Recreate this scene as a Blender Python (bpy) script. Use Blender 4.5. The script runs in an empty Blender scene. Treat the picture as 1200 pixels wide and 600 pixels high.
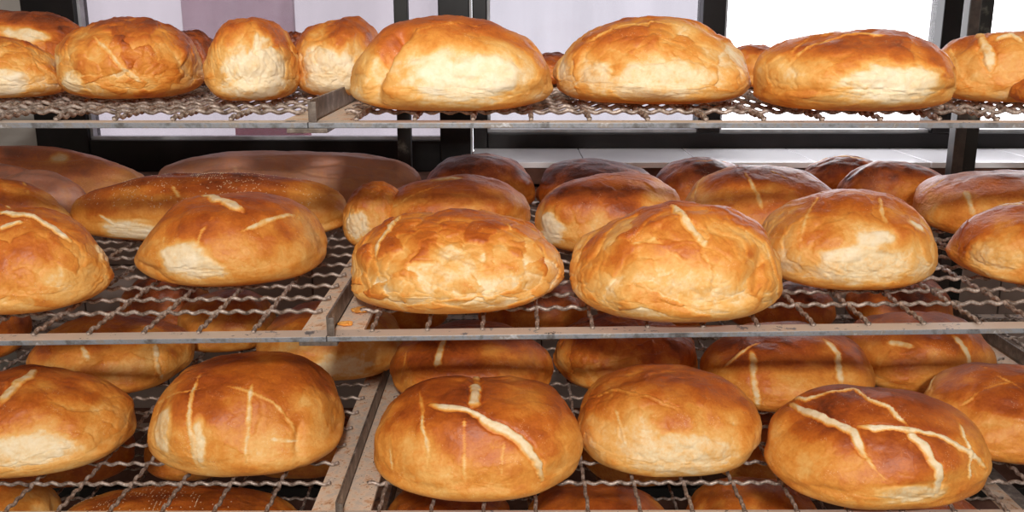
import bpy, bmesh, math
import numpy as np
from mathutils import Vector, Matrix

C = bpy.context.scene.collection
SC = bpy.context.scene
# ---------------- camera ----------------
TH = math.atan(275 / 1100)
cam = bpy.data.objects.new('camera', bpy.data.cameras.new('camera'))
C.objects.link(cam)
cam.location = (0, -1.2, 1.4)
cam.rotation_euler = (math.pi/2 - TH, 0, 0)
cam.data.sensor_width = 36
cam.data.lens = 33.0
cam.data.clip_start = .02
SC.camera = cam
# ---------------- world: bright overcast sky ----------------
w = bpy.data.worlds.new('sky'); SC.world = w; w.use_nodes = True
bg = w.node_tree.nodes['Background']
bg.inputs[0].default_value = (.97, .96, 1.0, 1)
bg.inputs[1].default_value = 5.5
# ---------------- flash on the camera, just above the lens ----------------
fl = bpy.data.lights.new('flash', 'AREA'); fl.shape = 'RECTANGLE'; fl.size = .20; fl.size_y = .13
fl.energy = 55; fl.color = (1.0, .97, .93)
fo = bpy.data.objects.new('flash', fl); C.objects.link(fo)
fo.location = (.04, -2.3, 2.19)
fo.rotation_euler = (Vector((.03, .35, .95)) - fo.location).to_track_quat('-Z', 'Y').to_euler()
# added overhead fill that lifts the room's ambient level, not a real lamp
cl = bpy.data.lights.new('ambient_fill', 'AREA'); cl.shape = 'RECTANGLE'; cl.size = 1.8; cl.size_y = .9
cl.energy = 3; cl.color = (1.0, .97, .95)
co = bpy.data.objects.new('ambient_fill', cl); C.objects.link(co); co.location = (.1, -1.3, 2.62)
SC.view_settings.view_transform = 'Standard'; SC.view_settings.look = 'None'
SC.view_settings.gamma = 1; SC.view_settings.use_curve_mapping = False
SC.view_settings.exposure = 0.0

# ---------------- helpers ----------------
def link(o, parent=None):
    C.objects.link(o)
    if parent: o.parent = parent
    return o
def tag(o, label=None, cat=None, group=None, kind=None):
    if label: o['label'] = label
    if cat: o['category'] = cat
    if group: o['group'] = group
    if kind: o['kind'] = kind
    return o
def empty(name, loc=(0,0,0), parent=None):
    o = bpy.data.objects.new(name, None); o.location = loc; o.empty_display_size = .05
    return link(o, parent)
def box(bm, x0, x1, y0, y1, z0, z1, bev=0):
    r = bmesh.ops.create_cube(bm, size=1)
    for v in r['verts']:
        v.co = Vector(((x0+x1)/2 + v.co.x*(x1-x0), (y0+y1)/2 + v.co.y*(y1-y0), (z0+z1)/2 + v.co.z*(z1-z0)))
    if bev:
        ed = list({e for v in r['verts'] for e in v.link_edges})
        bmesh.ops.bevel(bm, geom=ed, offset=bev, segments=2, profile=.6, affect='EDGES')
def build(name, bm, mat, parent=None, smooth=False):
    me = bpy.data.meshes.new(name); bm.to_mesh(me); bm.free()
    if mat: me.materials.append(mat)
    if smooth: me.polygons.foreach_set('use_smooth', [True]*len(me.polygons))
    return link(bpy.data.objects.new(name, me), parent)
def bx(name, dims, mat, parent=None, bev=0):
    bm = bmesh.new(); box(bm, *dims, bev=bev); return build(name, bm, mat, parent)

# ---------------- materials ----------------
def mat(name):
    m = bpy.data.materials.new(name); m.use_nodes = True
    nt = m.node_tree; return m, nt, nt.nodes['Principled BSDF']
def nd(nt, t, **kw):
    n = nt.nodes.new(t)
    for k, v in kw.items():
        if k in n.inputs: n.inputs[k].default_value = v
        else: setattr(n, k, v)
    return n
def ramp(nt, fac, stops):
    r = nt.nodes.new('ShaderNodeValToRGB'); e = r.color_ramp.elements
    while len(e) < len(stops): e.new(.5)
    for i, (p, c) in enumerate(stops): e[i].position = p; e[i].color = (*c, 1)
    nt.links.new(fac, r.inputs[0]); return r.outputs[0]
def coords(nt): return nt.nodes.new('ShaderNodeTexCoord').outputs['Object']
def noise(nt, vec, scale, detail=4, rough=.55, dist=0):
    n = nd(nt, 'ShaderNodeTexNoise'); n.inputs['Scale'].default_value = scale; n.inputs['Detail'].default_value = detail
    n.inputs['Roughness'].default_value = rough; n.inputs['Distortion'].default_value = dist
    nt.links.new(vec, n.inputs['Vector']); return n.outputs[0]
def math_(nt, op, a, b, clamp=False):
    n = nt.nodes.new('ShaderNodeMath'); n.operation = op; n.use_clamp = clamp
    for i, v in enumerate((a, b)):
        if isinstance(v, (int, float)): n.inputs[i].default_value = v
        else: nt.links.new(v, n.inputs[i])
    return n.outputs[0]
def bump(nt, bs, h, strength, dist, prev=None):
    b = nd(nt, 'ShaderNodeBump'); b.inputs['Strength'].default_value = strength; b.inputs['Distance'].default_value = dist
    nt.links.new(h, b.inputs['Height'])
    if prev: nt.links.new(prev, b.inputs['Normal'])
    nt.links.new(b.outputs[0], bs.inputs['Normal']); return b.outputs[0]
def mixc(nt, f, a, b, mode='MIX'):
    n = nt.nodes.new('ShaderNodeMix'); n.data_type = 'RGBA'; n.blend_type = mode
    for s, v in ((0, f), (6, a), (7, b)):
        if isinstance(v, (int, float)): n.inputs[s].default_value = v
        elif isinstance(v, tuple): n.inputs[s].default_value = (*v, 1)
        else: nt.links.new(v, n.inputs[s])
    return n.outputs[2]
def srgb(r, g, b):
    return tuple((x/255/12.92 if x/255 <= .04045 else ((x/255+.055)/1.055)**2.4) for x in (r, g, b))

def crust():
    m, nt, bs = mat('bread_crust')
    at = nd(nt, 'ShaderNodeAttribute'); at.attribute_name = 'bake'
    inf = nt.nodes.new('ShaderNodeObjectInfo')
    co = nt.nodes.new('ShaderNodeVectorMath'); co.operation = 'ADD'
    sc = nt.nodes.new('ShaderNodeVectorMath'); sc.operation = 'SCALE'; sc.inputs[0].default_value = (7.3, 3.1, 5.7)
    nt.links.new(inf.outputs['Random'], sc.inputs['Scale'])
    nt.links.new(coords(nt), co.inputs[0]); nt.links.new(sc.outputs[0], co.inputs[1]); P = co.outputs[0]
    n1 = noise(nt, P, 45, 6, .62, .6); n2 = noise(nt, P, 210, 4, .6); n3 = noise(nt, P, 14, 3, .5, 1.0)
    d = math_(nt, 'ADD', math_(nt, 'MULTIPLY', math_(nt, 'SUBTRACT', n1, .5), .34), math_(nt, 'MULTIPLY', math_(nt, 'SUBTRACT', n2, .5), .24))
    d = math_(nt, 'ADD', d, math_(nt, 'MULTIPLY', math_(nt, 'SUBTRACT', n3, .5), .16))
    t = math_(nt, 'ADD', at.outputs['Fac'], d, True)
    col = ramp(nt, t, [(0, CR[0]), (.14, CR[1]), (.30, CR[2]), (.46, CR[3]), (.64, CR[4]), (.82, CR[5]), (1, CR[6])])
    # dusting of flour and tiny blisters
    v = nd(nt, 'ShaderNodeTexVoronoi'); v.inputs['Scale'].default_value = 330; nt.links.new(P, v.inputs['Vector'])
    sp = math_(nt, 'MULTIPLY', math_(nt, 'LESS_THAN', v.outputs['Distance'], .24), math_(nt, 'GREATER_THAN', noise(nt, P, 38, 3), .60))
    col = mixc(nt, math_(nt, 'MULTIPLY', sp, .28), col, srgb(250, 225, 185))
    du = nd(nt, 'ShaderNodeAttribute'); du.attribute_name = 'dust'
    fd = math_(nt, 'MULTIPLY', du.outputs['Fac'], math_(nt, 'ADD', .4, n1))
    col = mixc(nt, fd, col, srgb(178,134,116))
    nt.links.new(col, bs.inputs['Base Color'])
    ro = nt.nodes.new('ShaderNodeMapRange'); nt.links.new(t, ro.inputs[0])
    ro.inputs[1].default_value = .15; ro.inputs[2].default_value = .8; ro.inputs[3].default_value = .62; ro.inputs[4].default_value = .40
    nt.links.new(ro.outputs[0], bs.inputs['Roughness'])
    bs.inputs['Specular IOR Level'].default_value = .42
    b = bump(nt, bs, n1, .30, .0040)
    b = bump(nt, bs, n2, .40, .0018, b)
    bump(nt, bs, noise(nt, P, 620, 2, .6), .35, .0007, b)
    return m
CR = [srgb(250,232,200), srgb(243,215,168), srgb(237,180,100), srgb(227,148,60), srgb(202,108,34), srgb(166,78,27), srgb(100,42,18)]
M_CRUST = crust()

def metal():
    """grey tray steel with baked-on flour and brown grease"""
    m, nt, bs = mat('floury_tray_steel')
    P = coords(nt)
    n = noise(nt, P, 22, 6, .65, .5); n2 = noise(nt, P, 140, 4, .6)
    f = math_(nt, 'ADD', n, math_(nt, 'MULTIPLY', math_(nt, 'SUBTRACT', n2, .5), .5))
    col = ramp(nt, f, [(.24, srgb(74,66,62)), (.40, srgb(108,106,106)), (.52, srgb(138,140,146)), (.64, srgb(136,126,118)), (.76, srgb(190,190,194))])
    geo = nt.nodes.new('ShaderNodeNewGeometry'); sx = nt.nodes.new('ShaderNodeSeparateXYZ'); nt.links.new(geo.outputs['Normal'], sx.inputs[0])
    up = math_(nt, 'MULTIPLY', math_(nt, 'GREATER_THAN', sx.outputs[2], .7), math_(nt, 'GREATER_THAN', math_(nt, 'ADD', noise(nt, P, 35, 5, .7), 0), .40))
    col = mixc(nt, math_(nt, 'MULTIPLY', up, .85), col, srgb(224,206,190))
    nt.links.new(col, bs.inputs['Base Color'])
    bs.inputs['Metallic'].default_value = .25; bs.inputs['Roughness'].default_value = .5
    bump(nt, bs, f, .3, .001)
    return m
M_TRAY = metal()
def wire_mat():
    m, nt, bs = mat('crimped_wire')
    P = coords(nt)
    n = noise(nt, P, 60, 5, .65); n2 = noise(nt, P, 260, 3)
    f = math_(nt, 'ADD', n, math_(nt, 'MULTIPLY', math_(nt, 'SUBTRACT', n2, .5), .6))
    col = ramp(nt, f, [(.28, srgb(76,62,54)), (.44, srgb(132,114,102)), (.56, srgb(172,156,146)), (.74, srgb(214,196,180))])
    nt.links.new(col, bs.inputs['Base Color']); bs.inputs['Metallic'].default_value = .3; bs.inputs['Roughness'].default_value = .45
    bump(nt, bs, f, .4, .0008)
    return m
M_WIRE = wire_mat()
def lip_mat():
    m, nt, bs = mat('scuffed_tray_lip')
    P = coords(nt)
    n = noise(nt, P, 40, 6, .7)
    col = ramp(nt, n, [(.3, srgb(70,60,54)), (.5, srgb(112,98,88)), (.6, srgb(136,124,114)), (.68, srgb(190,178,165))])
    nt.links.new(col, bs.inputs['Base Color']); bs.inputs['Metallic'].default_value = .3; bs.inputs['Roughness'].default_value = .42
    return m
M_LIP = lip_mat()
def flour_mat():
    m, nt, bs = mat('flour_crusted_flange')
    P = coords(nt)
    n = noise(nt, P, 60, 6, .7, .4); n2 = noise(nt, P, 12, 4)
    f = math_(nt, 'ADD', math_(nt, 'MULTIPLY', n, .7), math_(nt, 'MULTIPLY', n2, .3))
    col = ramp(nt, f, [(.32, srgb(150,104,74)), (.40, srgb(212,164,126)), (.48, srgb(232,206,180)), (.58, srgb(208,190,174)), (.68, srgb(240,226,208))])
    v = nd(nt, 'ShaderNodeTexVoronoi'); v.inputs['Scale'].default_value = 120; nt.links.new(P, v.inputs['Vector'])
    k = math_(nt, 'LESS_THAN', v.outputs['Distance'], .12)
    col = mixc(nt, k, col, srgb(90,58,40))
    nt.links.new(col, bs.inputs['Base Color']); bs.inputs['Roughness'].default_value = .8
    bump(nt, bs, n, .5, .0015)
    return m
M_FLOUR = flour_mat()
def paint(name, c1, c2, rough, scale, spec=.5, lo=.35, hi=.7, bmp=0):
    m, nt, bs = mat(name)
    n = noise(nt, coords(nt), scale, 5, .6)
    nt.links.new(ramp(nt, n, [(lo, c1), (hi, c2)]), bs.inputs['Base Color'])
    bs.inputs['Roughness'].default_value = rough; bs.inputs['Specular IOR Level'].default_value = spec
    if bmp: bump(nt, bs, n, bmp, .002)
    return m
M_WALL = paint('grey_plaster', srgb(158,152,146), srgb(168,162,156), .8, 6)
M_ROOM = paint('white_plaster', srgb(226,222,216), srgb(234,230,224), .8, 4)
M_FLOOR = paint('floor_tile_grey', srgb(120,112,104), srgb(140,132,124), .5, 8)
M_FRAME = paint('black_lacquer', (.006,.005,.005), (.012,.009,.010), .35, 12, .22)
M_BEAD = paint('aluminium_bead', srgb(150,150,155), srgb(190,190,196), .35, 20)
M_POST = paint('worn_black_post', (.012,.011,.010), srgb(112,108,98), .4, 17, .3, .58, .72)
M_POST2 = paint('brown_grey_post', srgb(44,34,30), srgb(88,74,66), .42, 24, .5, .40, .80)
M_SILL = paint('white_sill_tile', srgb(246,245,250), srgb(252,251,254), .15, 5)
M_TILE = paint('taupe_wall_tile', srgb(142,124,116), srgb(160,142,134), .3, 7)
M_GROUT = paint('rusty_grout', srgb(96,62,50), srgb(120,84,70), .9, 30)
M_SEED = paint('sesame', srgb(236,204,160), srgb(248,226,190), .5, 300)
M_BRICKRED = paint('pink_render', srgb(206,96,118), srgb(228,150,165), .8, 3)
def glass(name, tint, haze):
    m, nt, bs = mat(name)
    nt.nodes.remove(bs); out = nt.nodes['Material Output']
    P = coords(nt)
    tr = nd(nt, 'ShaderNodeBsdfTransparent'); df = nd(nt, 'ShaderNodeBsdfTranslucent'); gl = nd(nt, 'ShaderNodeBsdfGlossy')
    gl.inputs['Roughness'].default_value = .08
    mp = nt.nodes.new('ShaderNodeMapping'); mp.inputs['Scale'].default_value = (4, 1, .5); nt.links.new(P, mp.inputs[0])
    n = noise(nt, mp.outputs[0], 1.6, 5, .6)
    nt.links.new(ramp(nt, n, [(.38, tuple(t*.93 for t in tint)), (.62, tint)]), tr.inputs[0])
    df.inputs[0].default_value = (*tint, 1)
    a = nt.nodes.new('ShaderNodeMixShader'); a.inputs[0].default_value = haze
    nt.links.new(tr.outputs[0], a.inputs[1]); nt.links.new(df.outputs[0], a.inputs[2])
    b = nt.nodes.new('ShaderNodeMixShader'); b.inputs[0].default_value = .04
    nt.links.new(a.outputs[0], b.inputs[1]); nt.links.new(gl.outputs[0], b.inputs[2])
    nt.links.new(b.outputs[0], out.inputs[0]); return m
M_GLASS_L = glass('filmed_glass', (.370,.352,.366), .08)
M_GLASS_1 = glass('cloudy_glass', (.405,.396,.412), .07)
M_GLASS_R = glass('clear_glass', (1,1,1), .03)
M_PANEL, _nt, _bs = mat('lilac_cloth')
_t = nd(_nt, 'ShaderNodeBsdfTranslucent'); _mp = _nt.nodes.new('ShaderNodeMapping'); _mp.inputs['Scale'].default_value = (26, 1, 2)
_nt.links.new(coords(_nt), _mp.inputs[0]); _nt.links.new(ramp(_nt, noise(_nt, _mp.outputs[0], 1.5, 5, .6), [(.35, (.80,.68,.72)), (.65, (.95,.86,.90))]), _t.inputs[0])
_nt.links.new(_t.outputs[0], _nt.nodes['Material Output'].inputs[0])
# ---- bread geometry (numpy) ----
def ico(sub):
    t = (1 + 5 ** .5) / 2
    V = [(-1,t,0),(1,t,0),(-1,-t,0),(1,-t,0),(0,-1,t),(0,1,t),(0,-1,-t),(0,1,-t),(t,0,-1),(t,0,1),(-t,0,-1),(-t,0,1)]
    F = np.array([(0,11,5),(0,5,1),(0,1,7),(0,7,10),(0,10,11),(1,5,9),(5,11,4),(11,10,2),(10,7,6),(7,1,8),
                  (3,9,4),(3,4,2),(3,2,6),(3,6,8),(3,8,9),(4,9,5),(2,4,11),(6,2,10),(8,6,7),(9,8,1)])
    V = np.array(V, float); V /= np.linalg.norm(V, axis=1)[:, None]
    for _ in range(sub):
        E = np.sort(np.concatenate([F[:, [0,1]], F[:, [1,2]], F[:, [2,0]]]), axis=1)
        U, inv = np.unique(E, axis=0, return_inverse=True)
        inv = inv.ravel()
        M = V[U[:,0]] + V[U[:,1]]; M /= np.linalg.norm(M, axis=1)[:, None]
        n = len(V); k = len(F)
        a, b, c = inv[:k] + n, inv[k:2*k] + n, inv[2*k:] + n
        V = np.concatenate([V, M])
        F = np.concatenate([np.stack([F[:,0],a,c],1), np.stack([F[:,1],b,a],1), np.stack([F[:,2],c,b],1), np.stack([a,b,c],1)])
    return V, F
ICO = {}
def get_ico(s):
    if s not in ICO: ICO[s] = ico(s)
    return ICO[s]

def vnoise(P, seed):
    """smooth value noise in -1..1"""
    P = P + np.array([seed*17.13 % 91, seed*7.77 % 83, seed*3.31 % 77])
    I = np.floor(P).astype(np.int64); f = P - I; f = f*f*f*(f*(f*6-15)+10)
    def h(dx, dy, dz):
        n = (I[:,0]+dx)*374761393 + (I[:,1]+dy)*668265263 + (I[:,2]+dz)*2147483647 + int(seed)*974711
        n = (n ^ (n >> 13)) * 1274126177 & 0xFFFFFFFF
        n = (n ^ (n >> 16)) & 0xFFFF
        return n / 32767.5 - 1
    x, y, z = f[:,0], f[:,1], f[:,2]
    l = lambda a, b, t: a + (b-a)*t
    return l(l(l(h(0,0,0),h(1,0,0),x), l(h(0,1,0),h(1,1,0),x), y), l(l(h(0,0,1),h(1,0,1),x), l(h(0,1,1),h(1,1,1),x), y), z)

def sstep(a, b, x):
    t = np.clip((x-a)/(b-a), 0, 1); return t*t*(3-2*t)

def base_shape(D, p):
    """D: unit directions; returns local positions (z up, rests on z=0)"""
    n, mu, ml = p.get('n', 2.35), p.get('m', 2.15), 3.1
    ax = np.abs(D); xy = (ax[:,0]**n + ax[:,1]**n)
    up = D[:,2] >= 0
    m = np.where(up, mu, ml)
    r = (xy**(m/n) + ax[:,2]**m) ** (-1/m)
    Q = D * r[:, None]
    zc = p.get('zc', .34)
    a, b, h = p['a'], p['b'], p['h']
    z = np.where(up, Q[:,2]*(1-zc)*h, Q[:,2]*zc*h) + zc*h
    x, y = Q[:,0]*a, Q[:,1]*b
    x = x + p.get('sx', 0) * a * (z/h)**2 * (1 - Q[:,0]**2)       # leaning crest
    # tapering ends for long loaves
    s = p['seed']
    L = vnoise(D*1.3, s)*.060 + vnoise(D*2.6, s+1)*.028
    L = L * p.get('lump', 1.0)
    k = 1 + L
    P = np.stack([x*k, y*k, np.maximum(z*(1 + L*.8), 0.0)], 1)
    P[:,2] = np.where(P[:,2] < .004, .004 + (P[:,2]-.004)*.25, P[:,2])
    return P

def poly_dist(P, pts):
    d = np.full(len(P), 9.); pts = np.array(pts, float)
    tt = np.zeros(len(P)); n = len(pts)-1
    for i in range(n):
        a, b = pts[i], pts[i+1]; ab = b-a
        t = np.clip(((P-a)@ab)/max(ab@ab, 1e-9), 0, 1)
        q = np.linalg.norm(P - (a + t[:,None]*ab), axis=1)
        w = q < d; d[w] = q[w]; tt[w] = (i + t[w])/n
    return d, tt

def loaf_mesh(p, sub):
    D, F = get_ico(sub)
    P = base_shape(D, p); s = p['seed']; h = p['h']
    B0 = P.copy()
    N = np.stack([P[:,0]/p['a']**2, P[:,1]/p['b']**2, (P[:,2]-.36*h)/(.5*h)**2], 1)
    N /= np.linalg.norm(N, axis=1)[:, None] + 1e-9
    # crust plates: crackled facets running over the loaf
    cr = p.get('crackle', 1.0)
    rng = np.random.RandomState(s)
    S = rng.normal(size=(p.get('cells', 110), 3)); S /= np.linalg.norm(S, axis=1)[:, None]
    W = D + .10*np.stack([vnoise(D*3.1, s+k) for k in (5,6,7)], 1) + .035*np.stack([vnoise(D*9, s+k) for k in (8,9,10)], 1)
    st = np.array([1.35, 1.35, .8])
    def cells(W, S):
        A = W*st; Q = S*st
        d2 = (A*A).sum(1)[:,None] + (Q*Q).sum(1)[None,:] - 2*A@Q.T
        idx = np.argpartition(d2, 1, axis=1)[:, :2]
        dd = np.sqrt(np.maximum(np.take_along_axis(d2, idx, 1), 0))
        sw = dd[:,0] > dd[:,1]
        return np.where(sw, idx[:,1], idx[:,0]), np.abs(dd[:,0]-dd[:,1])
    cell, gap = cells(W, S)
    tilt = rng.normal(size=(len(S), 3)); off = rng.uniform(-1, 1, len(S))
    nf = 300 if sub > 5 else 120
    S2 = rng.normal(size=(nf, 3)); S2 /= np.linalg.norm(S2, axis=1)[:, None]
    c2, g2 = cells(W + .05*np.stack([vnoise(D*6, s+k) for k in (11,12,13)], 1), S2)
    t2 = rng.normal(size=(nf, 3)); o2 = rng.uniform(-1, 1, nf); pl2 = ((W - S2[c2])*t2[c2]).sum(1)
    e2 = np.exp(-(g2/.022)**2)
    pl = ((W - S[cell])*tilt[cell]).sum(1)
    fold = vnoise(np.stack([D[:,0]*7+vnoise(D*3,s+3)*1.2, D[:,1]*7, D[:,2]*2.2],1), s+20)
    fine = vnoise(D*11, s+21)*.5 + vnoise(D*24, s+22)*.3
    edge = np.exp(-(gap/.020)**2)
    low = sstep(0.0, .50, P[:,2]/h)
    disp = cr*(-.0007*edge +   .0042*np.clip(pl, -.25, .25) + .0006*off[cell]) + .0007*fold*cr + .0010*fine + cr*(.004*np.clip(pl2,-.15,.15) - .0005*e2) + .0020*vnoise(D*4.5, s+30)
    # bake colour
    zf = P[:,2]/h
    nb = vnoise(D*2.1, s+40)*.10 + vnoise(D*5, s+41)*.06
    bake = .335 + p.get('tone', 0) + p.get('top', .36)*.86*sstep(.42, 1.02, zf + nb*1.6) + nb*.75
    bake += cr*(.07*off[cell] + .05*np.clip(pl*4,-1,1)) + cr*(.030*o2[c2]+.12*np.clip(pl2,-.2,.2)) - .035*e2*cr*(.5+.5*vnoise(D*8,s+52)) + .035*fold - .05*edge*cr*(.5+.5*vnoise(D*6,s+50)) + .02*fine
    bake += .14*(1-sstep(0, .16, zf + .04*vnoise(D*6, s+51)))
    bake = bake*np.ones(len(P))
    for (c, rx, ry, t) in p.get('patches', ()):
        c = np.array(c); q = B0 - c
        e = np.sqrt((q[:,0]/rx)**2 + (q[:,1]**2 + q[:,2]**2)/ry**2) + .22*vnoise(D*7, s+61) + .13*vnoise(D*15, s+62)
        k = 1 - sstep(.55, 1.25, e)
        bake = bake*(1-k) + (t + .05*vnoise(D*9, s+63) + .02*fine)*k
        disp += -.0010*np.exp(-((e-.95)/.14)**2) + .0012*k*vnoise(D*14, s+64)
    front = np.ones(len(P), bool)
    for (pts, w, dep, t) in p.get('cuts', ()):
        d, tt = poly_dist(B0, pts)
        wig = 1 + .34*vnoise(D*8, s+70) + .20*vnoise(D*18, s+71)
        d = d + .0012*vnoise(D*16, s+73)
        taper = np.clip(np.minimum(tt, 1-tt)*5 + .45, .45, 1)
        ww = w*wig*taper*.5
        k = (1 - sstep(.55, 1.2, d/ww)) * np.clip(np.minimum(tt, 1-tt)*7 + .35, 0, 1) * (1 if w > .006 else .75 + .3*vnoise(D*7, s+74))
        k = np.clip(k, 0, 1)
        if t is not None:
            jag = .09*vnoise(D*16, s+72)
            bake = bake*(1-k) + (t + jag)*k
            rim = np.exp(-((d/ww-1.25)/.28)**2)
            bake += .03*rim*(1 if w > .006 else 0)
            disp += dep*(-1.0*np.exp(-((d/ww-1.02)/.24)**2) + .55*k)
        else:
            disp -= dep*np.exp(-(d/(w*.8))**2)
            bake += -.05*np.exp(-(d/(w*.5))**2) 
    P = P + N*(disp*low + (1-low)*disp*.15)[:,None]
    P[:,2] = np.maximum(P[:,2], 0)
    return P, F, np.clip(bake, 0, 1)
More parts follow.
